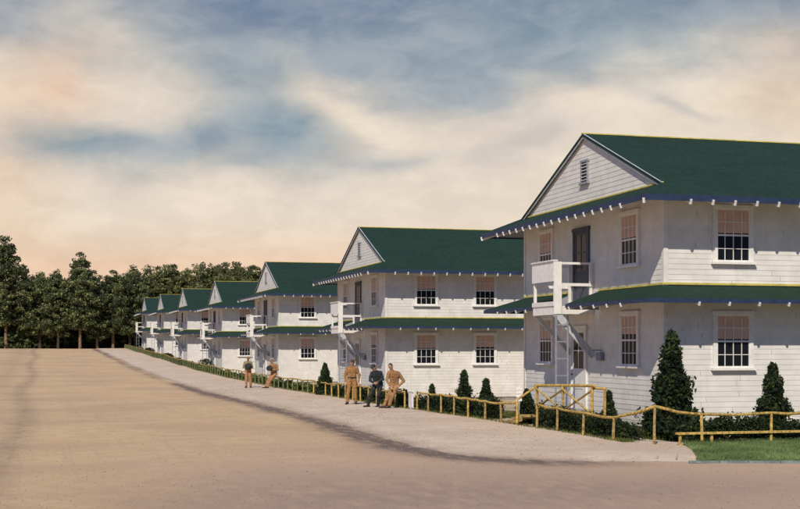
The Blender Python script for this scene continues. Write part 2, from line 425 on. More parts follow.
def place_tree(x, y, h, i, mats, label, group):
    lm, tm, li = PINES[i % 6]
    key = (i % 6, mats[0].name)
    if key not in place_tree.cache:
        c = lm.copy(); c.materials.append(mats[0]); c.materials.append(mats[1]); place_tree.cache[key] = c
    s = h/HP[i % 6]
    o = empty('pine_tree', (x, y, land_z(x, y)-.1), rnd.uniform(0, 6.28), label=label, cat='tree', group=group)
    w = s*rnd.uniform(.9, 1.15); o.scale = (w, w, s)
    link_mesh('crown', place_tree.cache[key], None, o)
    t = link_mesh('trunk', tm, bark2 if rnd.random() < .3 else bark, o); 
    return o
place_tree.cache = {}
def px_to_xy(px, Z): 
    X = (px-40)*Z*CS/1300.0
    return X, (Z-X*SN)/CS

# front row of the wood on the left: (pixel x, pixel top y)
front = [(-52,252),(-26,246),(6,236),(24,268),(40,268),(58,268),(80,252),(97,276),(113,270),(130,266)]
front_lab = ['pine standing just outside the left edge of the wood front', 'pine at the far left edge of the wood, mostly cut by the frame',
 'tallest pine, at the left end of the dark wood', 'small pine right beside the tallest one at the left',
 'bushy low pine third from the left in the wood', 'dense dark pine left of the pointed tall pine',
 'tall pointed pine rising above the middle of the left wood', 'short dark pine right of the pointed tall pine',
 'round topped pale green pine near the end of the street', 'pine at the end of the street beside the farthest barracks']
for i, ((px, py), lb) in enumerate(zip(front, front_lab)):
    Z = 203+rnd.uniform(-2, 3); x, y = px_to_xy(px, Z); s = 1300/Z
    h = (345-py)/s+EYE-land_z(x, y)
    place_tree(x, y, h, [0,4,2,1,3,5,2,1,2,3][i], (pine_d, pine_l), lb, 'trees of the dark wood at the left')
for row in range(4):
    for px in range(-60, 145, 15 if row else 13):
        Z = 209+row*7+rnd.uniform(-2, 2); x, y = px_to_xy(px+rnd.uniform(-4, 4), Z); s = 1300/Z
        top = 274+rnd.uniform(-5, 8) if row else 284+rnd.uniform(-8, 8)
        h = (345-top)/s+EYE-land_z(x, y)
        place_tree(x, y, h, rnd.randrange(6), (pine_d, pine_l), 'dark pine crowded in behind the front row of the left wood', 'pines deep in the left wood')
tops = {130:266,145:265,160:264,175:266,190:262,205:265,220:263,235:262,250:265,262:268}
def topat(px):
    ks = sorted(tops); 
    if px <= ks[0]: return tops[ks[0]]
    for a, b in zip(ks, ks[1:]):
        if px <= b: return tops[a]+(tops[b]-tops[a])*(px-a)/(b-a)
    return 276
ordn = ['first','second','third','fourth','fifth','sixth','seventh','eighth','ninth','tenth']
for j, px in enumerate([144,157,171,184,198,211,225,239,252,266]):
    Z = 226+rnd.uniform(-2, 3); x, y = px_to_xy(px, Z)
    h = (345-topat(px)-rnd.uniform(-3, 4))*Z/1300+EYE-land_z(x, y)
    place_tree(x, y, h, j, (gold_d, gold_l), 'yellow green tree behind the far barracks roofs, %s counted from the left' % ordn[j], 'trees behind the barracks')
for row in range(3):
    for px in range(136, 345, 13):
        Z = 234+row*7+rnd.uniform(-2, 2); x, y = px_to_xy(px+rnd.uniform(-4, 4), Z)
        h = (345-topat(px)-6+rnd.uniform(1, 12)-row*2)*Z/1300+EYE-land_z(x, y) if px < 262 else (345-284+rnd.uniform(-5,5))*Z/1300
        place_tree(x, y, max(6, h), rnd.randrange(6), (gold_d, gold_l) if row == 0 else (pine_d, pine_l), 'tree half hidden in the rows behind the far barracks', 'hidden rows of trees behind the barracks')

def undergrowth(label, y, x0, x1, h, seed):
    rr = random.Random(seed); cs = []; rs = []; per = []
    for i in range(int((x1-x0)*26)):
        x = rr.uniform(x0, x1); hh = h*(.75+.5*mnoise.noise(Vector((x*.25, seed, 0)))); cs.append((x, y+rr.uniform(-3, 3), land_z(x, y)+rr.random()*hh)); rs.append(rr.uniform(.4, .9)); per.append(16)
    me = leaf_mesh('undergrowth', cs, rs, per, .42, seed, .8, .25); me.materials.append(pine_d); me.materials.append(gold_d)
    tag(link_mesh('undergrowth', me, None), label, 'undergrowth', kind='stuff')
undergrowth('dark bushy undergrowth closing the gaps between the pine trunks', 240, -30, 62, 4.2, 77)
undergrowth('low green saplings and brush among the trunks of the left wood', 215, -24, 13, 3.0, 78)

def shrub(px, Z, h, w, label, seed, mats=(None, None), group='evergreen shrubs by the barracks', X=None, kind='cone', n=1.0):
    x, y = px_to_xy(px, Z)
    if X is not None: x = X; y = (Z-X*SN)/CS
    rr = random.Random(seed); cs = []; rs = []; per = []
    N = int((90+500*h)*n)
    for _ in range(N):
        t = rr.random()**1.25
        if kind == 'cone': R_ = w/2*min(1.0, (1-t)**.95*1.18+.03)*(0.86+.20*math.sin(t*19+seed)+.12*math.sin(t*41+seed))
        else: R_ = w/2*math.sqrt(max(.02, 1-(2*t-.85)**2*.75))
        a = rr.uniform(0, 6.28); q = rr.random()**.4*R_*(1.0 if rr.random() < .82 else rr.uniform(1.05, 1.28))
        cs.append((math.cos(a)*q, math.sin(a)*q, .08+t*(h-.12))); rs.append(rr.uniform(.035, .10)*(.6+.5*h/1.5)); per.append(12)
    o = empty('evergreen_shrub' if kind == 'cone' else 'round_shrub', (x, y, land_z(x, y)), 0, label=label, cat='shrub', group=group)
    me = leaf_mesh('foliage', cs, rs, per, .030+.010*h, seed, 1.3, .30, 2.2)
    m = mats if mats[0] else (shrub_d, shrub_l)
    me.materials.append(m[0]); me.materials.append(m[1]); link_mesh('foliage', me, None, o)
    tb = MB(); tb.tube([(0,0,-.1),(0.01,0,h*.4),(0,0.01,h*.85)], [.03+.02*h, .025+.01*h, .006], 6); tb.build('stem', bark, o)
    for k_ in range(5):
        a = rr.uniform(0, 6.28); lb = MB(); z0 = h*rr.uniform(.15, .6)
    return o
shrub(669, 30.1, 2.45, 1.22, 'biggest dark evergreen shrub, as tall as the ground floor, at the near barracks corner', 11, X=14.1)
shrub(773, 30.0, 1.72, .95, 'dark evergreen shrub at the right edge under the near barracks window', 12, X=None)
shrub(609, 33.2, 1.0, .42, 'narrow dark shrub right of the braced wooden railing', 13)
shrub(527, 36.5, .98, .62, 'dark shrub at the foot of the wooden steps', 14)
shrub(486, 40.0, 1.2, .55, 'small pointed shrub next to the far corner of the near barracks', 15)
shrub(464, 41.5, 1.42, .66, 'middle sized shrub between the two nearest barracks, fuller of the pair', 16)
shrub(432, 44.0, .95, .36, 'thin yellowish tipped shrub under the second barracks window', 17, mats=(shrub_d, shrub_l))
shrub(325, 60.5, 1.5, .85, 'dark shrub behind the fence left of the standing man in khaki', 18)
shrub(205, 111, 1.1, 1.6, 'low dark shrub by the fence in front of the fourth barracks', 19, X=13.6, kind='round', n=.5)
shrub(149, 168, .95, 1.5, 'russet brown bush behind the far fence, the left one of two', 20, (rust_d, rust_l), 'russet bushes', X=13.6, kind='round', n=1.4)
shrub(167, 144, .85, 1.4, 'russet brown bush behind the far fence, the right one of two', 21, (rust_d, rust_l), 'russet bushes', X=13.6, kind='round', n=1.4)

def hedge(label, pts, h, w, mats, seed, dens=26, size=.06, group='low hedges behind the fence'):
    rr = random.Random(seed); cs = []; rs = []; per = []
    for (a, b) in zip(pts, pts[1:]):
        L = math.dist(a, b); n_ = int(L*dens)
        for i in range(n_):
            t = rr.random(); x = a[0]+(b[0]-a[0])*t; y = a[1]+(b[1]-a[1])*t
            hh = h*(.62+.55*mnoise.noise(Vector((x*.9, y*.9, seed)))+.28)
            ww = rr.uniform(-w/2, w/2); z = rr.random()*hh*(1-abs(ww)/w*.5)
            cs.append((x+ww, y+ww*.2, land_z(x, y)+z+.04)); rs.append(rr.uniform(.06, .14)); per.append(11)
    me = leaf_mesh('hedge', cs, rs, per, size, seed, 1, .25, 1.8)
    o = link_mesh('hedge', me, list(mats)); return tag(o, label, 'hedge', group)
hedge('dark hedge under the rail of the near barracks', [(12.95, 27.0), (12.95, 32.8)], .58, .5, (hedge_d, hedge_l), 31, 170, .04)
hedge('dark hedge between the wooden steps and the near shrubs', [(13.5, 32.8), (13.5, 35.4)], .5, .4, (hedge_d, hedge_l), 36, 130, .04)
hedge('dark hedge along the fence left of the wooden steps', [(12.95, 36.2), (12.95, 43.6)], .66, .5, (hedge_d, hedge_l), 32, 230, .045)
hedge('dark hedge behind the right hand rail at the lawn', [(13.9, 26.2), (21, 26.2)], .56, .5, (hedge_d, hedge_l), 33, 330, .04)
hedge('dark hedge behind the leaning men', [(12.95, 45.2), (12.95, 58)], .6, .5, (hedge_d, hedge_l), 34, 80, .06)
hedge('long yellow green hedge showing between the far fence posts', [(13.0, 59), (13.0, 120)], .42, .4, (lime_d, lime_l), 35, 16, .12)
hedge('dark green hedge behind the farthest stretch of fence', [(13.0, 121), (13.0, 200)], .5, .4, (hedge_l, lime_d), 37, 9, .2)

# ------------------------------------------------------------ barracks
def siding_extra(h, co, c, b):
    sp = h.n('ShaderNodeSeparateXYZ'); h.put(sp.inputs[0], co)
    zz = h.m('DIVIDE', h.m('SUBTRACT', sp.outputs[2], 0.15), 0.13)
    row = h.m('FLOOR', zz)
    cm = h.n('ShaderNodeCombineXYZ'); h.put(cm.inputs[2], row)
    wn_ = h.n('ShaderNodeTexWhiteNoise', noise_dimensions='1D'); h.put(wn_.inputs['W'], row)
    c = h.mix(h.m('MULTIPLY', wn_.outputs[0], .13), c, (.45,.42,.38,1))
    jn = h.m('FRACT', h.m('ADD', h.m('DIVIDE', h.m('ADD', sp.outputs[0], sp.outputs[1]), 3.6), h.m('MULTIPLY', wn_.outputs[0], 7.3)))
    c = h.mix(h.m('MULTIPLY', h.m('LESS_THAN', jn, .0035), .6), c, (.10,.10,.11,1))
    flake = h.noise(h.mapping(co, (1, 1, 2.6)), 7.0, 7, .72)
    c = h.mix(h.m('MULTIPLY', h.smooth(flake, .60, .70), .30), c, (.40,.39,.38,1))
    streak = h.noise(h.mapping(co, (3.2, 3.2, .35)), 2.0, 5, .7)
    c = h.mix(h.m('MULTIPLY', h.smooth(streak, .5, .75), .16), c, (.36,.33,.30,1))
    low = h.m('SUBTRACT', 1.0, h.smooth(h.m('ADD', sp.outputs[2], h.m('MULTIPLY', h.noise(co, 5, 4), .4)), .1, .75))
    return h.mix(h.m('MULTIPLY', low, .35), c, (.40,.30,.20,1))
white = mat('white_siding', (.75,.725,.675), .6, .06, 2.2, .15, 50, extra=siding_extra)
trim = mat('white_trim', (.78,.76,.72), .5, .06, 5, .12, 60)
bracem = mat('pale_brace', (.52,.54,.58), .6, .12, 6, .2, 50)
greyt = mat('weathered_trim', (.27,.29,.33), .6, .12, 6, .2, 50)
greyd = mat('dark_door', (.075,.085,.11), .6, .12, 6, .2, 50)
def roof_extra(h, co, c, b):
    sp = h.n('ShaderNodeSeparateXYZ'); h.put(sp.inputs[0], co)
    yy = h.m('DIVIDE', h.m('ADD', h.m('ABSOLUTE', sp.outputs[1]), h.m('MULTIPLY', h.noise(co, 6, 3), .025)), .17)
    row = h.m('FLOOR', yy); ln = h.m('LESS_THAN', h.m('FRACT', yy), .16)
    w1 = h.n('ShaderNodeTexWhiteNoise', noise_dimensions='1D'); h.put(w1.inputs['W'], row)
    tabx = h.m('ADD', h.m('DIVIDE', sp.outputs[0], .30), h.m('MULTIPLY', w1.outputs[0], 5.0))
    w2 = h.n('ShaderNodeTexWhiteNoise', noise_dimensions='2D'); cm = h.n('ShaderNodeCombineXYZ'); h.put(cm.inputs[0], h.m('FLOOR', tabx)); h.put(cm.inputs[1], row); h.put(w2.inputs['Vector'], cm.outputs[0])
    c = h.mix(h.m('MULTIPLY', w2.outputs[0], .42), c, (.030,.056,.040,1))
    c = h.mix(h.m('MULTIPLY', ln, .5), c, (.004,.012,.010,1))
    tb = h.m('LESS_THAN', h.m('FRACT', tabx), .07)
    return h.mix(h.m('MULTIPLY', tb, .45), c, (.004,.012,.010,1))
rgreen = mat('green_roofing', (.018,.042,.029), .85, .08, .5, .5, 45, spec=.12, extra=roof_extra)
fblue = mat('blue_fascia', (.022,.040,.090), .6, .15, 4, .15, 50)
fyel = mat('yellow_tint', (.60,.52,.12), .6, .15, 4, .15, 50)
glass = mat('dark_glass', (.010,.012,.015), .22, .2, 2, spec=.16)
shade = mat('buff_blind', (.66,.44,.33), .8, .08, 3)
concrete = mat('concrete', (.34,.31,.27), .9, .2, 3, .4, 30)
louvre_m = mat('vent_dark', (.05,.055,.06), .7)
iron = mat('iron', (.03,.035,.04), .5)
L_B, HW = 24.4, 4.7
SLOPE = (8.05-6.15)/4.7

def lap(mb, a, b, z0, z1, out, st=0.13, clip=None):
    """clapboards between ground points a, b; out = outward unit vector"""
    a, b, out = Vector((*a, 0)), Vector((*b, 0)), Vector((*out, 0)); z = z0
    while z < z1-1e-4:
        zt = min(z1, z+st)
        lo0, lo1 = (a, b) if clip is None else clip(z)
        hi0, hi1 = (a, b) if clip is None else clip(zt)
        o0 = out*0.009; o1 = out*0.002
        mb.add([lo0+o0+Vector((0,0,z)), lo1+o0+Vector((0,0,z)), hi1+o1+Vector((0,0,zt)), hi0+o1+Vector((0,0,zt))], [(0,1,2,3)])
        mb.add([lo0+o1+Vector((0,0,z)), lo1+o1+Vector((0,0,z)), lo1+o0+Vector((0,0,z)), lo0+o0+Vector((0,0,z))], [(0,1,2,3)])
        z = zt

def build_barracks():
    root = empty('barracks', (BX, BY0, BZ[0]))
    w = MB(); top = 6.12
    lap(w, (0, -HW), (0, HW), .15, top, (-1, 0)); lap(w, (L_B, -HW), (L_B, HW), .15, top, (1, 0))
    lap(w, (0, -HW), (L_B, -HW), .15, top, (0, -1)); lap(w, (0, HW), (L_B, HW), .15, top, (0, 1))
    for (x, y) in ((0, -HW), (0, HW), (L_B, -HW), (L_B, HW)):
        sx = -1 if x == 0 else 1; sy = -1 if y < 0 else 1
        w.box(x-.028 if sx<0 else x-.09, x+.09 if sx<0 else x+.028, y-.028 if sy<0 else y-.09, y+.09 if sy<0 else y+.028, .15, top)
    w.build('wall', white, root)
    f_ = MB(); f_.box(.03, L_B-.03, -HW+.03, HW-.03, -.9, .16); f_.build('foundation', concrete, root)
    for x, s_ in ((0, -1), (L_B, 1)):
        gw = MB()
        cl = lambda z, x=x: (Vector((x, -(8.03-z)/SLOPE, 0)), Vector((x, (8.03-z)/SLOPE, 0)))
        lap(gw, (x, -HW), (x, HW), 6.13, 7.97, (s_, 0), .13, cl); gw.build('gable', white, root)
    # rake boards
    rk = MB()
    for sy in (-1, 1): rk.bar((-.075, sy*.02, 8.0), (-.075, sy*(HW+.03), 8.0-SLOPE*(HW+.03)), .035, .12)
    rk.build('rake_board', bracem, root)
    # roof
    OV = 1.05; r_ = MB(); zr = 8.06
    ez = zr-SLOPE*(HW+OV); yw = HW+.06; zw = zr-SLOPE*yw
    for s in (-1, 1):
        poly = [(-.11, 0, zr), (L_B+.11, 0, zr), (L_B+.11, s*yw, zw), (L_B+OV, s*(HW+OV), ez), (-OV, s*(HW+OV), ez), (-.11, s*yw, zw)]
        r_.slab(poly if s < 0 else poly[::-1], .07)
    zt = zw+.0; 
    for x0, x1 in ((-.03, -OV), (L_B+.03, L_B+OV)):
        poly = [(x0, -yw, zw-.01), (x0, yw, zw-.01), (x1, HW+OV, ez-.004), (x1, -HW-OV, ez-.004)]
        r_.slab(poly, .06)
    ro = r_.build('roof', rgreen, root)
    fa = MB(); a = -OV; b = L_B+OV; c = HW+OV
    for (p, q) in (((a, -c), (b, -c)), ((b, -c), (b, c)), ((b, c), (a, c)), ((a, c), (a, -c))):
        fa.bar((p[0], p[1], ez-.075), (q[0], q[1], ez-.075), .03, .145)
    fa.build('fascia', fblue, root)
    cp = MB(); cp.bar((-.12, 0, zr+.012), (L_B+.12, 0, zr+.012), .08, .03)
    cp.bar((-.035, -yw+.04, zw+.02), (-.035, yw-.04, zw+.02), .03, .035)
    cp.build('ridge_tint_line', fyel, root)  # yellow tint lines on ridge and gable foot, built as thin bars
    tails = {}
    def tail(key, base, d, par, sec, pos):
        if key not in tails:
            q = MB(); q.bar((0, 0, 0), d, *sec); tails[key] = q.mesh('rafter_tail')
        return link_mesh('rafter_tail', tails[key], trim, par, pos)
    y = -HW+.2
    while y < HW: tail('f', None, (-OV-.03, 0, ez-.17-6.0), root, (.05, .12), (0, y, 6.0)); y += .55
    x = .15
    while x < L_B: tail('s', None, (0, -OV-.03, ez-.17-6.0), root, (.05, .12), (x, -HW, 6.0)); x += .585
    for s in (-1, 1): tail('c%d' % s, None, (-OV-.02, s*(OV+.02), ez-.17-6.0), root, (.05, .12), (0, s*HW, 6.0))
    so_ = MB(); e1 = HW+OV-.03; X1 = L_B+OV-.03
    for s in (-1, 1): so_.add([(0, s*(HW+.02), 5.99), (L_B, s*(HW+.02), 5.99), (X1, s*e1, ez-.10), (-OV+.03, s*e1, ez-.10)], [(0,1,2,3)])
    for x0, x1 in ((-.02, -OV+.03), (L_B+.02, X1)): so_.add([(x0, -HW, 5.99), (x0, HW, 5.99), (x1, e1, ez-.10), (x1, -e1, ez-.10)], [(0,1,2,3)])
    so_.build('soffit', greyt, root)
    # mid-height pent roof, open where the balcony stands
    PO = 1.0; z0, z1 = 3.66, 3.30; GA, GB = -.95, 1.12
    pr = MB()
    s = -1
    pr.slab([(0, -HW, z0), (L_B, -HW, z0), (L_B, -HW-PO, z1), (-PO, -HW-PO, z1)], .05)
    pr.slab([(0, HW, z0), (L_B, HW, z0), (L_B, HW+PO, z1), (-PO, HW+PO, z1)], .05)
    pr.slab([(-.02, -HW-.004, z0-.004), (-PO, -HW-PO-.0, z1-.004), (-PO, GA, z1-.004), (-.02, GA, z0-.004)], .05)
    pr.slab([(-.02, HW+.004, z0-.004), (-PO, HW+PO, z1-.004), (-PO, GB, z1-.004), (-.02, GB, z0-.004)], .05)
    po = pr.build('pent_roof', rgreen, root)
    pf = MB()
    pf.bar((-PO, -HW-PO, z1-.055), (L_B, -HW-PO, z1-.055), .028, .10); pf.bar((-PO, HW+PO, z1-.055), (L_B, HW+PO, z1-.055), .028, .10)
    pf.bar((-PO, -HW-PO, z1-.058), (-PO, GA, z1-.058), .028, .10); pf.bar((-PO, HW+PO, z1-.058), (-PO, GB, z1-.058), .028, .10)
    pf.build('fascia', fblue, po)
    ps = MB()
    for yy_ in (GA, GB): ps.add([(-.03, yy_+(.0), z0-.03), (-PO+.02, yy_, z1-.03), (-PO+.02, yy_, z1-.15), (-.03, yy_, z1-.15)], [(0,1,2,3)])
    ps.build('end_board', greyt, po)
    yc = MB(); yc.bar((-.03, -HW-.035, z0+.035), (L_B, -HW-.035, z0+.035), .03, .05)
    yc.bar((-.035, -HW-.03, z0+.03), (-.035, GA, z0+.03), .03, .05); yc.bar((-.035, HW, z0+.03), (-.035, GB, z0+.03), .03, .05)
    yc.build('pent_tint_line', fyel, po)  # yellow tint line along the pent roof top, built as bars
    x = .4
    while x < L_B: tail('ps', None, (0, -PO-.03, z1-.13-z0+.12), po, (.045, .09), (x, -HW, z0-.12)); x += .8
    y = -HW+.3
    while y < HW:
        if not GA-.05 < y < GB+.05: tail('pf', None, (-PO-.03, 0, z1-.13-z0+.12), po, (.045, .09), (0, y, z0-.12))
        y += .8
    # windows: frame > glass, blind, sill.  Built facing -y, local origin at bottom centre
    W, Hh = .92, 1.32
    def window(pos, rz, blind=.46, bc=shade):
        fr = MB()
        fr.box(-W/2-.09, -W/2, -.065, -.0, 0, Hh); fr.box(W/2, W/2+.09, -.065, -.0, 0, Hh)
        fr.box(-W/2-.12, W/2+.12, -.075, 0, Hh, Hh+.09)
        t_ = .018
        for i in (1, 2, 3): fr.box(-W/2+W*i/4-t_/2, -W/2+W*i/4+t_/2, -.052, -.036, .0, Hh)
        for i in (1, 3): fr.box(-W/2, W/2, -.050, -.034, Hh*i/4-t_/2, Hh*i/4+t_/2)
        fr.box(-W/2, W/2, -.058, -.03, Hh/2-.022, Hh/2+.022)
        fr.box(-W/2, W/2, -.056, -.03, 0, .05)
        fr.box(-W/2, -W/2+.035, -.055, -.03, .05, Hh); fr.box(W/2-.035, W/2, -.055, -.03, .05, Hh); fr.box(-W/2+.035, W/2-.035, -.055, -.03, Hh-.04, Hh)
        o = fr.build('window', trim, root, pos); o.rotation_euler = (0, 0, rz)
        gl = MB(); gl.box(-W/2, W/2, -.026, -.0205, .0, Hh*(1-blind)); gl.build('pane', glass, o)
        bl = MB(); bl.box(-W/2, W/2, -.030, -.0205, Hh*(1-blind), Hh); bl.build('blind', bc, o)
        sl = MB(); sl.box(-W/2-.14, W/2+.14, -.13, 0, -.055, 0); sl.build('sill', trim, o)
        return o
    import functools
    rw = random.Random(3)
    xs_ = [1.85+2.75*i for i in range(8)]
    protos = None
    nb = [0]
    def vary(o):
        nb[0] += 1; f_ = (.46, .46, .5, .43, .46, .38)[nb[0] % 6]
        for ch in o.children:
            if ch.name.startswith('blind'): ch.scale.z = f_/.46; ch.location.z = Hh*(1-f_/.46)
            if ch.name.startswith('pane'): ch.scale.z = (1-f_+.0)/.54
        return o
    def put(proto, pos, rz):
        if proto is None: return window(pos, rz, .46)
        c_ = vary(copy_tree(proto, root)); c_.location = pos; c_.rotation_euler = (0, 0, rz); return c_
    p0 = None
    for x in xs_:
        for z in (4.24, 1.63):
            o = put(p0, (x, -HW-.0, z), 0); p0 = p0 or o
    for y in (-2.85, 2.85):
        for z in (4.24, 1.66): put(p0, (0, y, z), -math.pi/2)
    # gable vent
    vn = MB(); vn.box(-.06, -.005, -.24, -.18, 6.72, 7.28); vn.box(-.06, -.005, .18, .24, 6.72, 7.28); vn.box(-.065, -.005, -.27, .27, 7.28, 7.34); vn.box(-.09, -.005, -.3, .3, 6.66, 6.72)
    vo = vn.build('vent', greyt, root)
    vb = MB(); vb.box(-.028, -.02, -.18, .18, 6.72, 7.28); vb.build('backing', louvre_m, vo)
    vl = MB()
    for i in range(6): vl.bar((-.045, -.18, 6.78+i*.09), (-.045, .18, 6.78+i*.09), .055, .012, up=(-.6, 0, 1))
    vl.build('louvre', trim, vo)
    # doors
    def door(z, hgt, yc_, glazed_lo, dm=None):
        d = MB(); wd = .90
        d.box(-.06, -.0, yc_-wd/2-.10, yc_-wd/2, z, z+hgt); d.box(-.06, 0, yc_+wd/2, yc_+wd/2+.10, z, z+hgt); d.box(-.07, 0, yc_-wd/2-.13, yc_+wd/2+.13, z+hgt, z+hgt+.1)
        d.box(-.04, -.021, yc_-wd/2, yc_+wd/2, z, z+glazed_lo)
        for a_, b_ in ((-wd/2, -wd/2+.1), (wd/2-.1, wd/2), (-.02, .02)): d.box(-.04, -.021, yc_+a_, yc_+b_, z+glazed_lo, z+hgt)
        d.box(-.042, -.021, yc_-wd/2, yc_+wd/2, z+hgt-.1, z+hgt); 
        zm = z+glazed_lo+(hgt-.1-glazed_lo)*.5; d.box(-.043, -.022, yc_-wd/2, yc_+wd/2, zm-.015, zm+.015)
        d.box(-.05, -.021, yc_-wd/2+.12, yc_+wd/2-.12, z+.55, z+.60); d.box(-.05, -.021, yc_-wd/2+.12, yc_+wd/2-.12, z+.14, z+.19)
        o = d.build('door', dm or trim, root)
        p_ = MB(); p_.box(-.03, -.0205, yc_-wd/2+.1, yc_+wd/2-.1, z+glazed_lo, z+hgt-.1); p_.build('pane', glass, o)
        h_ = MB(); h_.tube([(-.05, yc_+wd/2-.07, z+.95), (-.10, yc_+wd/2-.07, z+.95)], [.012, .028], 8); h_.build('handle', iron, o)
    door(.42, 2.22, .42, 1.12); door(3.28, 2.1, .25, 1.0, greyd)
    st = MB(); st.box(-.55, -.03, -.25, 1.1, .22, .42); st.box(-.85, -.55, -.25, 1.1, -.2, .22); st.box(-.55,-.03,-.25,1.1,-.2,.219); st.build('doorstep', concrete, root)
    # balcony
    bo = MB(); X0 = -1.18; Y0, Y1 = -.58, .98
    bo.box(X0, -.02, Y0, Y1, 3.2, 3.26)
    bo.box(X0, X0+.05, Y0, Y1, 3.02, 3.2); bo.box(X0+.05, -.02, Y0, Y0+.05, 3.04, 3.2); bo.box(X0+.05, -.02, Y1-.05, Y1, 3.04, 3.2)
    bal = bo.build('balcony', trim, root)
    for (x_, y_, zt_) in ((X0+.045, Y0+.045, 4.46), (X0+.045, Y1-.045, 4.46), (-.09, Y0+.045, 4.46), (-.09, Y1-.045, 4.46)):
        q = MB(); q.box(x_-.036, x_+.036, y_-.036, y_+.036, 3.26, zt_); q.build('post', trim, bal)
    q = MB(); q.box(X0-.025, X0-.006, Y0-.02, Y1+.02, 3.93, 4.47); q.box(X0-.025, X0-.006, Y0-.02, Y1+.02, 3.26, 3.38); q.box(X0-.06, X0+.10, Y0-.03, Y1+.03, 4.473, 4.51); q.build('front_panel', trim, bal)
    for y_a, y_b in ((Y0-.03, Y0-.008), (Y1+.008, Y1+.03)):
        for z_a, z_b in ((4.39, 4.45), (3.80, 3.88)): q = MB(); q.box(X0+.02, -.04, y_a, y_b, z_a, z_b); q.build('side_rail', trim, bal)
    q = MB(); q.box(X0-.02, X0+.20, Y0-.052, Y0-.031, 3.04, 4.46); q.build('hatch_board', trim, bal)
    q = MB(); q.bar((X0+.06, Y0+.02, 3.06), (-.03, Y0+.02, 1.90), .09, .19); q.build('brace', bracem, bal)
    q = MB(); q.bar((X0+.06, Y1-.02, 3.06), (-.03, Y1-.02, 1.95), .07, .12); q.build('brace', bracem, bal)
    q = MB()
    for x_ in (X0+.02, X0+.36): q.bar((x_, Y0-.075, .05), (x_, Y0-.075, 3.04), .032, .04)
    z = .45
    while z < 3.0: q.bar((X0+.02, Y0-.075, z), (X0+.36, Y0-.075, z), .028, .03); z += .46
    q.build('ladder', greyt, root)
    q = MB(); q.box(-.12, -.02, -1.25, -.95, 1.78, 2.0); q.bar((-.02, -1.1, 2.06), (-.3, -1.1, 2.06), .04, .03); q.build('meter_box', greyt, root)
    return root
B1 = build_barracks()
labs = ['nearest and largest white two storey barracks at the right of the photo, green roofs',
        'second white barracks of the row, directly behind the three standing and leaning men',
        'third white barracks of the row, behind the pair of men farther up the fence',
        'fourth white barracks from the right, its small gable vent still visible',
        'fifth white barracks in the row, a small gable left of the fourth one',
        'sixth white barracks in the row, next to last before the trees',
        'farthest white barracks, at the end of the row against the dark trees']
for i in range(7):
    o = B1 if i == 0 else copy_tree(B1)
    o.location = (BX, BY0+BDY*i, BZ[i]); tag(o, labs[i], 'barracks', 'barracks lining the company street')

# ------------------------------------------------------------ fences
ylog = mat('yellow_log', (.54,.365,.10), .9, .32, 13, .9, 28, darkening=((.16,.10,.04,1), 9, .55), rand=.12)
dlog = mat('weathered_log', (.40,.28,.11), .9, .32, 13, .9, 28, darkening=((.12,.08,.04,1), 9, .6))
gpost = mat('mossy_post', (.17,.19,.085), .85, .25, 5, .4, 40)
slat_m = mat('pale_slat', (.50,.44,.34), .7, .15, 6, .2, 40)
def fence(label, pts, h, name='rail_fence', stuff_after=100, rail_r=.033, tops=None, group='yellow log rail fences', cat='fence', skip=0):
    root = empty(name, (*pts[0], land_z(*pts[0])), 0, label=label, cat=cat, group=group)
    ox, oy, oz = root.location; rest = MB(); railp = []
    for i, (x, y) in enumerate(pts):
        z0 = land_z(x, y)+.05 if y < 26.5 else land_z(x, y)+.04; hh = (tops[i] if tops else h*rnd.uniform(.93, 1.07))
        dx, dy = rnd.uniform(-.02, .02), rnd.uniform(-.02, .02)
        p = [(x-ox, y-oy, z0-.35-oz), (x+dx*.5-ox, y+dy*.5-oy, z0+hh*.5-oz), (x+dx-ox, y+dy-oy, z0+hh-oz)]
        m_ = MB() if i < stuff_after else rest
        m_.tube(p, [.036, .033, .031], 7, wob=.12)
        if skip <= i < stuff_after: m_.build('post', gpost if y > 62 else (ylog if rnd.random() < .6 else dlog), root)
        railp.append(Vector((p[2][0], p[2][1], z0+hh+.012-oz)))
    if rest.v: tag(rest.build('post', gpost, root), kind='stuff')
    fine_ = []
    for a_, b_ in zip(railp, railp[1:]):
        n_ = 4 if (a_.y+oy) < 60 else 1
        for k_ in range(n_):
            t_ = k_/n_; q_ = a_.lerp(b_, t_); q_.z -= .035*math.sin(math.pi*t_)*rnd.uniform(.2, 1.3); fine_.append(q_)
    fine_.append(railp[-1]); rl = MB(); rl.tube(fine_, rail_r, 7, wob=.17); rl.build('rail', ylog, root, smooth=True)
    return root
def P(px, X): Z = X*1348.9/(px-40); return (X, (Z-X*SN)/CS)
near = [(12.86, 25.75)]+[P(px, 12.55) for px in (613, 583, 557, 537)]
fence('near stretch of wavy yellow log fence beside the wooden entrance steps', near, .55, tops=[.82, .52, .55, .60, .64])
mid = [P(px, 12.55) for px in (517, 501, 485, 468, 454, 441, 428, 417)]
fence('short yellow log fence between the entrance steps and the pale gate board', mid, .58, tops=[.64,.55,.56,.58,.6,.62,.6,.62])
far = []; y = P(405, 12.55)[1]
while y < 205: far.append((12.55, y)); y += 1.34
fence('long yellow log fence running past the men to the end of the street', far, .6)
right = [(12.86, 25.75), (13.95, 25.62), (15.6, 25.55), (17.3, 25.5), (19.0, 25.45), (20.8, 25.4)]
fence('yellow log rail on posts along the lawn under the near barracks', right, .62, tops=[.82, .62, .62, .62, .62, .62], skip=1)
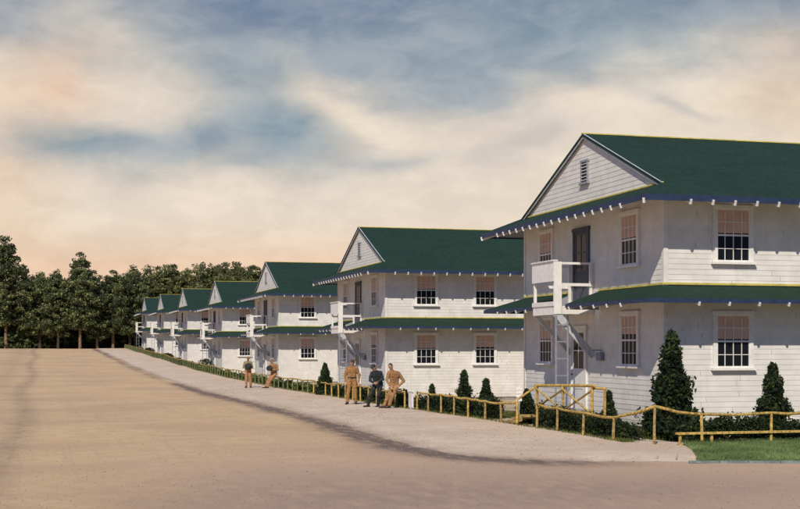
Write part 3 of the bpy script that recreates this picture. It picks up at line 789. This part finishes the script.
# low knee rail in front of it
root = empty('knee_rail', (13.25, 25.3, .05), 0, label='low flat yellow plank rail on short stakes at the lawn edge', cat='rail')
for x in (0, .75, 2.2, 3.8, 5.4):
    q = MB(); q.tube([(x, 0, -.2), (x, 0, .22)], .035, 7, wob=.1); q.build('stake', ylog, root)
q = MB(); q.bar((-.08, 0, .245), (7.2, -.02, .245), .13, .045); q.build('plank', ylog, root)
# pale board standing where the fence opens
x, y = P(411, 12.6); g_ = MB(); g_.box(-.03, .03, -.22, .22, 0, .62); g_.bar((0, -.26, .64), (0, .26, .64), .09, .03)
g_.box(-.035,-.03,-.19,.19,.08,.12); g_.box(-.035,-.03,-.19,.19,.48,.52)
tag(g_.build('gate_board', trim, None, (x, y, land_z(x, y)+.03)), 'pale upright board closing the gap in the fence by the leaning men', 'gate')

# wooden landing with X-braced railing in front of the near barracks door
xr = 13.05; ya = P(537, xr)[1]; yb = P(563, xr)[1]; yc2 = P(592, xr)[1]
root = empty('entrance_landing', (xr, ya, .02), 0, label='yellow wooden landing with cross braced railing before the near barracks door', cat='landing')
L = yc2-ya
q = MB()
for i in range(9):
    x0 = .02+i*.085*1.0; q.box(x0, x0+.078, -abs(L)-.05, .05, .30, .34)
q.box(0, .8, -abs(L), 0, .2, .298); q.build('deck', dlog, root)
sg = -1; dy_b = yb-ya; dy_c = yc2-ya
for i, (yy_, zt_) in enumerate(((0, 1.06), (dy_b, 1.12), (dy_c, 1.16))):
    q = MB(); q.tube([(0, yy_, -.1), (0, yy_, .55), (0, yy_, zt_)], .038, 8, wob=.08); q.build('post', ylog, root)
q = MB(); q.tube([(.34, dy_c, -.1), (.34, dy_c, 1.1)], .035, 8, wob=.08); q.build('post', ylog, root)
q = MB(); q.tube([(0, .12, 1.07), (0, dy_b, 1.13), (0, dy_c-.15, 1.18)], .036, 8, wob=.1); q.tube([(0, .05, .47), (0, dy_b, .47), (0, dy_c, .47)], .032, 8, wob=.1)
q.tube([(0, dy_c, 1.12), (.38, dy_c, 1.10)], .032, 8); q.build('rail', ylog, root)
for (a_, b_, za, zb) in ((0, dy_b, 1.0, .5), (0, dy_b, .5, 1.05), (dy_b, dy_c, 1.05, .5), (dy_b, dy_c, .5, 1.08)):
    q = MB(); o_ = -.03 if za > zb else .03; q.tube([(o_, a_, za), (o_, b_, zb)], .027, 7, wob=.1); q.build('brace', ylog, root)
# sloping handrail down to the fence post and the steps
yt = P(517, 12.55)[1]
q = MB(); q.tube([(-.02, 0, 1.05), (12.55-xr, yt-ya, .68)], .033, 8, wob=.1); q.build('handrail', ylog, root)
for i in range(3):
    q = MB(); t_ = i/3; q.box(-.45, .35, .12+i*.36, .42+i*.36, .27-i*.09-.05, .27-i*.09); q.build('step', dlog, root)
q = MB(); q.bar((-.42, .1, .16), (-.42, 1.2, -.02), .05, .12); q.build('stringer', dlog, root)
q = MB(); q.bar((.32, .1, .16), (.32, 1.2, -.02), .05, .12); q.build('stringer', dlog, root)
# slatted white marker by the far corner
x, y = P(519, 12.9); 
root = empty('slatted_marker', (x, y, land_z(x, y)), TH*-1, label='little white slatted board on a stake by the fence corner post', cat='sign')
q = MB(); q.box(-.02, .02, -.02, .02, -.1, .66); q.build('stake', greyt, root)
q = MB()
for i in range(4): q.box(-.08, .08, -.035, -.02, .68+i*.105, .75+i*.105)
q.box(-.02, .02, -.018, .02, .66, 1.08); q.build('board', trim, root)

# ------------------------------------------------------------ loose stones, clods, weeds
stm = mat('stone', (.33,.27,.21), .9, .25, 9, .4, 30, rand=.3)
def stone(name, x, y, r_, z, label, group):
    bm = bmesh.new(); bmesh.ops.create_icosphere(bm, subdivisions=2, radius=r_)
    sd_ = rnd.uniform(0, 50)
    for v_ in bm.verts: v_.co *= 1+.35*mnoise.noise(v_.co*(1.2/r_)+Vector((sd_, 0, 0))); v_.co.z *= .55
    me_ = bpy.data.meshes.new('stone'); bm.to_mesh(me_); bm.free()
    return tag(link_mesh(name, me_, stm, None, (x, y, z), True), label, 'stone', group)
def small_cloud(name, N, region, size, m_, zf, label, cat, seed):
    rg = random.Random(seed); mb = MB()
    for _ in range(N):
        x, y = region(rg); s_ = size*rg.uniform(.5, 1.5); z = zf(x, y); a = rg.uniform(0, 6.28)
        c_, n_ = math.cos(a)*s_, math.sin(a)*s_
        mb.add([(x+c_, y+n_, z), (x-n_, y+c_*.8, z), (x-c_*.9, y-n_, z), (x+n_, y-c_, z), (x, y, z+s_*.7)], [(0,1,4),(1,2,4),(2,3,4),(3,0,4)])
    return tag(mb.build(name, m_), label, cat, kind='stuff')
small_cloud('gravel', 9000, lambda r: (r.uniform(-3, 13), 15+r.random()**1.5*45), .013, stm, lambda x, y: rz(x, y), 'fine loose gravel strewn over the dirt street', 'gravel', 5)
def verge_pt(r):
    i = r.randrange(len(EF)//3, len(EF)); e, f2 = EF[i]; p = e.lerp(f2, r.uniform(.02, .98)); return p.x, p.y
small_cloud('sand_clods', 4200, verge_pt, .020, mat('clod', (.42,.31,.22), .95, .2, 9, .3, 30), lambda x, y: road_z(y)+.06, 'small clods scattered on the pale sand verge', 'clods', 6)

# grass blades: on the lawn and ragged tufts along the fence foot
def blades(name, N, pt, hgt, mats_, zf, label, seed, w=.008):
    rg = np.random.default_rng(seed); rr = random.Random(seed); V = []; F = []; MI = []
    for i in range(N):
        x, y = pt(rr); z = zf(x, y); a = rr.uniform(0, 6.28); h_ = hgt*rr.uniform(.5, 1.4); lx, ly = rr.gauss(0, .4)*h_, rr.gauss(0, .4)*h_
        c_, s_ = math.cos(a)*w, math.sin(a)*w; b_ = len(V)
        V += [(x-c_, y-s_, z-.01), (x+c_, y+s_, z-.01), (x+lx, y+ly, z+h_)]; F.append((b_, b_+1, b_+2)); MI.append(rr.randrange(2))
    me_ = bpy.data.meshes.new(name); me_.from_pydata(V, [], F); me_.polygons.foreach_set('material_index', MI)
    o = link_mesh(name, me_, list(mats_)); return tag(o, label, 'grass', kind='stuff')
def lawn_pt(r):
    t = r.random(); xl = 11.8*(1-t)+13.5*t; x = xl+(19-xl)*r.random(); yf = lawn_front(x); return x, yf*(1-t)+25.7*t
g1, g2 = leaf_mat('blade_green', (.17,.25,.085), .1), leaf_mat('blade_pale', (.26,.32,.13), .1)
blades('grass', 42000, lawn_pt, .045, (g1, g2), lambda x, y: .085, 'short mown green grass of the corner lawn', 41)
def fence_pt(r):
    y = 26.5+r.random()**1.5*90; return 12.55+abs(r.gauss(0, .16))-.05, y
blades('weeds', 6000, fence_pt, .08, (lime_d, lime_l), lambda x, y: road_z(y)+.05, 'ragged yellow green weeds along the foot of the fence', 42, .012)
def yard_pt(r):
    y = 27+r.random()*30; return 13.4+r.random()*1.1, y
blades('yard_grass', 16000, yard_pt, .14, (lime_d, lime_l), lambda x, y: land_z(x, y), 'yellowish grass growing between the fence and the barracks walls', 43, .012)

# ------------------------------------------------------------ people
def caps(bm, a, b, ra, rb, seg=12):
    a, b = Vector(a), Vector(b); d = b-a; L_ = d.length
    if L_ < 1e-5: L_ = 1e-5; d = Vector((0,0,1e-5))
    q = d.to_track_quat('Z', 'Y').to_matrix().to_4x4()
    bmesh.ops.create_cone(bm, cap_ends=True, segments=seg, radius1=ra, radius2=rb, depth=L_, matrix=Matrix.Translation((a+b)/2) @ q)
    for p, r_ in ((a, ra), (b, rb)): bmesh.ops.create_uvsphere(bm, u_segments=seg, v_segments=8, radius=r_, matrix=Matrix.Translation(p))
def ell(bm, c, r_, rot=None):
    m_ = Matrix.Translation(Vector(c)) @ (rot.to_matrix().to_4x4() if rot else Matrix.Identity(4)) @ Matrix.Diagonal((*r_, 1))
    bmesh.ops.create_uvsphere(bm, u_segments=20, v_segments=14, radius=1, matrix=m_)
def remeshed(bm, vox, name, m_, parent, fold=0.0):
    me_ = bpy.data.meshes.new('tmp'); bm.to_mesh(me_); bm.free()
    o = bpy.data.objects.new('tmp', me_); C.objects.link(o)
    md = o.modifiers.new('r', 'REMESH'); md.mode = 'VOXEL'; md.voxel_size = vox
    sm = o.modifiers.new('s', 'SMOOTH'); sm.iterations = 2; sm.factor = .5
    dg = bpy.context.evaluated_depsgraph_get(); me2 = bpy.data.meshes.new_from_object(o.evaluated_get(dg))
    bpy.data.objects.remove(o); me2.name = name
    if fold:
        me2.update(); nr = [v_.normal.copy() for v_ in me2.vertices]
        for v_, n_ in zip(me2.vertices, nr):
            p_ = v_.co; k_ = mnoise.noise(Vector((p_.x*9, p_.y*9, p_.z*17)))+.6*mnoise.noise(Vector((p_.x*22+p_.z*8, p_.y*20, p_.z*30)))
            v_.co = p_+n_*k_*fold
        me2.update()
    return link_mesh(name, me2, m_, parent, smooth=True)
skin = mat('skin', (.42,.23,.15), .55, .08, 8)
khaki = mat('khaki_cloth', (.34,.175,.065), .85, .16, 7, .5, 60)
khaki2 = mat('khaki_faded', (.40,.20,.10), .85, .16, 7, .5, 60)
khaki3 = mat('tan_wool', (.34,.185,.08), .85, .16, 7, .5, 60)
navy = mat('dark_uniform', (.030,.036,.040), .85, .3, 7, .5, 60)
olive = mat('olive_cloth', (.27,.22,.10), .85, .2, 7, .5, 60)
blackm = mat('dark_leather', (.022,.018,.016), .5, .2, 9)
hairm = mat('dark_hair', (.02,.015,.012), .7, .3, 30)
capm = mat('brown_cap', (.085,.055,.03), .85, .2, 9, .4, 60)
def person(label, loc, J, shirt_m, trouser_m, cap_m=None, belt=True, face=(0, -1, 0), rz=-TH, bundle=None):
    root = empty('person', loc, rz, label=label, cat='person', group='soldiers along the fence')
    J = {k_: Vector(v_) for k_, v_ in J.items()}
    fwd = Vector(face).normalized(); up = (J['head']-J['neck']).normalized(); side = fwd.cross(up).normalized(); fwd = up.cross(side).normalized()
    rotm = Matrix((side, -fwd, up)).transposed(); q = rotm.to_quaternion()   # local x side, y back, z up
    H = lambda a, b, c: J['head']+side*a+fwd*b+up*c
    bm = bmesh.new()
    ell(bm, H(0, 0, .015), (.074, .092, .108), q); ell(bm, H(0, .018, -.058), (.055, .066, .058), q)
    ell(bm, H(0, .095, -.012), (.013, .020, .024), q)                 # nose
    for s_ in (-1, 1): ell(bm, H(s_*.075, -.005, -.005), (.012, .022, .032), q)
    caps(bm, J['neck'], H(0, -.01, -.05), .058, .054)
    # torso and limbs
    caps(bm, J['shL']*.9+J['shR']*.1, J['shR']*.9+J['shL']*.1, .055, .055); caps(bm, J['chest'], J['pelvis'], .085, .085)
    hands = []
    for s_ in 'LR':
        caps(bm, J['sh'+s_], J['el'+s_], .050, .040); caps(bm, J['el'+s_], J['wr'+s_], .038, .027)
        caps(bm, J['hip'+s_], J['kn'+s_], .078, .055); caps(bm, J['kn'+s_], J['an'+s_], .052, .036)
        d = (J['wr'+s_]-J['el'+s_]).normalized(); pc = J['wr'+s_]+d*.05
        sd_ = d.cross(Vector((0, 1, 0)) if abs(d.y) < .8 else Vector((1, 0, 0))).normalized(); nn = d.cross(sd_)
        for w_ in (-.024, -.008, .008, .024): caps(bm, J['wr'+s_]+sd_*w_*.6, J['wr'+s_]+d*.085+sd_*w_, .014, .012, 8)
        for i_, (w_, l_) in enumerate(((-.027, .062), (-.009, .078), (.009, .084), (.027, .074))):
            b0 = J['wr'+s_]+d*.088+sd_*w_; b1 = b0+d*l_*.5+nn*.006; b2 = b1+d*l_*.42+nn*.022
            caps(bm, b0, b1, .0095, .009, 8); caps(bm, b1, b2, .009, .0075, 8)
        t0 = J['wr'+s_]+d*.03+sd_*.024; t1 = t0+d*.035+sd_*.028+nn*.01; caps(bm, t0, t1, .012, .0105, 8); caps(bm, t1, t1+d*.032+sd_*.006+nn*.008, .010, .0085, 8)
    remeshed(bm, .0085, 'body', skin, root)
    # eyes, brows and mouth
    e_ = MB()
    for s_ in (-1, 1):
        c_ = H(s_*.030, .081, .012); e_.add([c_-side*.013-up*.004, c_+side*.013-up*.004, c_+side*.012+up*.005+fwd*.001, c_-side*.012+up*.005+fwd*.001], [(0,1,2,3)])
        c_ = H(s_*.030, .088, .030); e_.bar(c_-side*.016, c_+side*.016, .006, .006)
    c_ = H(0, .086, -.055); e_.bar(c_-side*.022, c_+side*.022, .006, .006)
    e_.build('face', hairm, root)
    # shirt
    bm = bmesh.new()
    for s_ in 'LR': caps(bm, J['sh'+s_]*.9+J['neck']*.1, J['neck']-up*.03, .072, .060)
    mid_ = (J['chest']+J['pelvis'])/2; across = (J['shR']-J['shL']).normalized()
    for t_ in (-.085, 0, .085): caps(bm, J['chest']+across*t_, J['pelvis']+across*t_*.75+Vector((0,0,.03)), .108, .098)
    caps(bm, J['chest']+Vector((0,0,.05)), J['neck']-up*.01, .10, .066)
    for s_ in 'LR':
        caps(bm, J['sh'+s_], J['el'+s_], .070, .056); caps(bm, J['el'+s_], J['wr'+s_]-(J['wr'+s_]-J['el'+s_])*.06, .056, .040)
    so2 = remeshed(bm, .011, 'shirt', shirt_m, root, .015)
    fr_ = Vector((0, 0, 1)).cross(across).normalized(); fr_ = fr_ if fr_.y < 0 else -fr_
    cl_ = MB(); nb_ = J['neck']+Vector((0,0,.015))
    ring = [nb_+across*.070*math.cos(6.2832*i/14)+fr_*.070*math.sin(6.2832*i/14)-Vector((0,0,.02*math.sin(6.2832*i/14))) for i in range(15)]
    for p_, r__ in zip(ring, ring[1:]): cl_.bar(p_, r__, .012, .042)
    cl_.build('collar', shirt_m, root)
    for t_ in (-.085, .085):
        pk_ = MB(); c_ = J['chest']+across*t_+fr_*.112+Vector((0,0,.0)); pk_.bar(c_+Vector((0,0,.05)), c_-Vector((0,0,.06)), .085, .012, up=fr_); pk_.bar(c_+Vector((0,0,.055))+fr_*.006, c_+Vector((0,0,.02))+fr_*.006, .095, .012, up=fr_)
        pk_.build('pocket', shirt_m, root)
    # trousers
    bm = bmesh.new()
    for t_ in (-.07, .07): caps(bm, J['pelvis']+across*t_+Vector((0,0,.04)), (J['hipL'] if t_ < 0 else J['hipR']), .108, .104)
    for s_ in 'LR': caps(bm, J['hip'+s_], J['kn'+s_], .100, .076); caps(bm, J['kn'+s_], J['an'+s_]+Vector((0,0,.03)), .076, .062)
    remeshed(bm, .011, 'trousers', trouser_m, root, .014)
    if belt:
        bt = MB(); ring = []
        for i in range(25):
            a = 6.2832*i/24; ring.append(J['pelvis']+Vector((0,0,.075))+across*.175*math.cos(a)+Vector((0,1,0))*.118*math.sin(a))
        for p_, r__ in zip(ring, ring[1:]): bt.bar(p_, r__, .012, .045)
        bt.build('belt', blackm, root)
    for s_ in 'LR':
        bm = bmesh.new(); tdir = J['toe'+s_]-J['an'+s_]; tdir.z = 0; tdir.normalize(); a_ = J['an'+s_].copy(); g0 = min(J['toe'+s_].z, .045)
        caps(bm, a_+Vector((0,0,.03)), (a_.x, a_.y, g0+.02), .058, .05); caps(bm, (a_.x-tdir.x*.03, a_.y-tdir.y*.03, g0), (a_.x+tdir.x*.17, a_.y+tdir.y*.17, g0-.004), .046, .040)
        remeshed(bm, .012, 'shoe', blackm, root)
    bm = bmesh.new()
    if cap_m:
        ell(bm, H(0, -.008, .075), (.088, .105, .060), q); ell(bm, H(0, .075, .060), (.060, .055, .012), q)
        remeshed(bm, .010, 'cap', cap_m, root)
    else:
        ell(bm, H(0, -.022, .045), (.082, .092, .092), q); ell(bm, H(0, -.05, -.02), (.072, .055, .06), q); remeshed(bm, .010, 'hair', hairm, root)
    return root

# local frame: x to the picture's right, y away from the camera, z up
def loc_at(px, Z, dz=.045):
    x, y = px_to_xy(px, Z); return (x, y, road_z(y)+dz)
standing = dict(pelvis=(0,0,.97), chest=(0,.0,1.32), neck=(0,.0,1.47), head=(.01,-.02,1.62), shL=(-.175,0,1.385), shR=(.175,0,1.385),
    elL=(-.27,.02,1.14), elR=(.28,.02,1.14), wrL=(-.255,-.06,.90), wrR=(.265,-.06,.90), hipL=(-.09,0,.92), hipR=(.09,0,.92),
    knL=(-.14,-.03,.50), knR=(.13,-.02,.50), anL=(-.18,.02,.09), anR=(.14,.02,.09), toeL=(-.24,-.16,.04), toeR=(.2,-.16,.04))
person('man in ochre khaki, dark belt and brown cap standing upright, arms at his sides', loc_at(352, 50), standing, khaki, khaki, capm)
hunch = dict(pelvis=(.06,.02,.86), chest=(.0,-.04,1.20), neck=(-.05,-.09,1.33), head=(-.10,-.15,1.45), shL=(-.17,-.10,1.25), shR=(.15,.02,1.27),
    elL=(-.24,-.16,1.0), elR=(.24,-.06,1.03), wrL=(-.10,-.30,.92), wrR=(.04,-.28,.93), hipL=(-.03,.0,.82), hipR=(.14,.03,.82),
    knL=(-.22,-.20,.50), knR=(.08,-.20,.46), anL=(-.30,-.02,.09), anR=(.06,.03,.09), toeL=(-.46,-.10,.04), toeR=(-.02,-.16,.04))
person('man in dark uniform and cap hunched forward, between the two men in khaki', loc_at(376.5, 47.6), hunch, navy, navy, navy, False, face=(-.6,-.8,-.25))
lean = dict(pelvis=(.10,.05,.84), chest=(.10,.0,1.20), neck=(.02,-.03,1.35), head=(-.03,-.06,1.49), shL=(-.09,-.07,1.29), shR=(.26,.06,1.25),
    elL=(-.17,-.14,1.03), elR=(.44,.10,.98), wrL=(-.05,-.22,.82), wrR=(.27,.0,.82), hipL=(.03,.02,.80), hipR=(.18,.06,.80),
    knL=(-.10,-.16,.47), knR=(.03,-.18,.45), anL=(-.26,-.10,.09), anR=(-.08,-.12,.09), toeL=(-.44,-.16,.04), toeR=(-.22,-.28,.04))
person('bareheaded man in khaki leaning back on the fence with one elbow stuck out', loc_at(391.5, 46.6), lean, khaki3, khaki3, None, False, face=(-.35,-.9,-.1))
hold = dict(standing); hold.update(elL=(-.25,-.06,1.13), elR=(.25,-.06,1.13), wrL=(-.06,-.26,1.14), wrR=(.12,-.24,1.10), anL=(-.1,.02,.09), toeL=(-.14,-.16,.04), knL=(-.1,-.02,.5))
pl = loc_at(248, 71.5)
person('man in tan trousers and olive shirt standing by the fence hugging a dark bundle', pl, hold, olive, khaki2, khaki3, False)
def bundle(loc, c, r_, label):
    bm = bmesh.new(); ell(bm, (0,0,0), r_)
    for v_ in bm.verts: v_.co *= 1+.14*mnoise.noise(v_.co*9)
    bm2 = bmesh.new(); 
    me_ = bpy.data.meshes.new('bundle'); bm.to_mesh(me_); bm.free(); bm2.free()
    m_ = Matrix.Rotation(-TH, 3, 'Z') @ Vector(c)
    return tag(link_mesh('bundle', me_, navy, None, (loc[0]+m_.x, loc[1]+m_.y, loc[2]+m_.z), True), label, 'bundle', 'bundles held by the far men')
bundle(pl, (.06,-.27,1.20), (.20,.12,.17), 'dark bundle in the arms of the upright man in tan trousers')
lean2 = dict(lean); lean2.update(anL=(-.34,-.10,.09), anR=(-.22,-.12,.09), toeL=(-.52,-.16,.04), toeR=(-.40,-.24,.04), knL=(-.16,-.14,.47), knR=(-.06,-.16,.46), wrL=(-.15,-.26,1.02), elL=(-.2,-.1,1.06), wrR=(.02,-.28,1.02), elR=(.32,-.04,1.02))
pl2 = loc_at(272, 71.0)
person('bent man in tan leaning on the far fence with his feet stretched out', pl2, lean2, khaki2, khaki2, khaki3, False, face=(-.6,-.8,-.3))
bundle(pl2, (-.10,-.30,1.10), (.18,.11,.15), 'dark bundle held by the bent man leaning on the far fence')
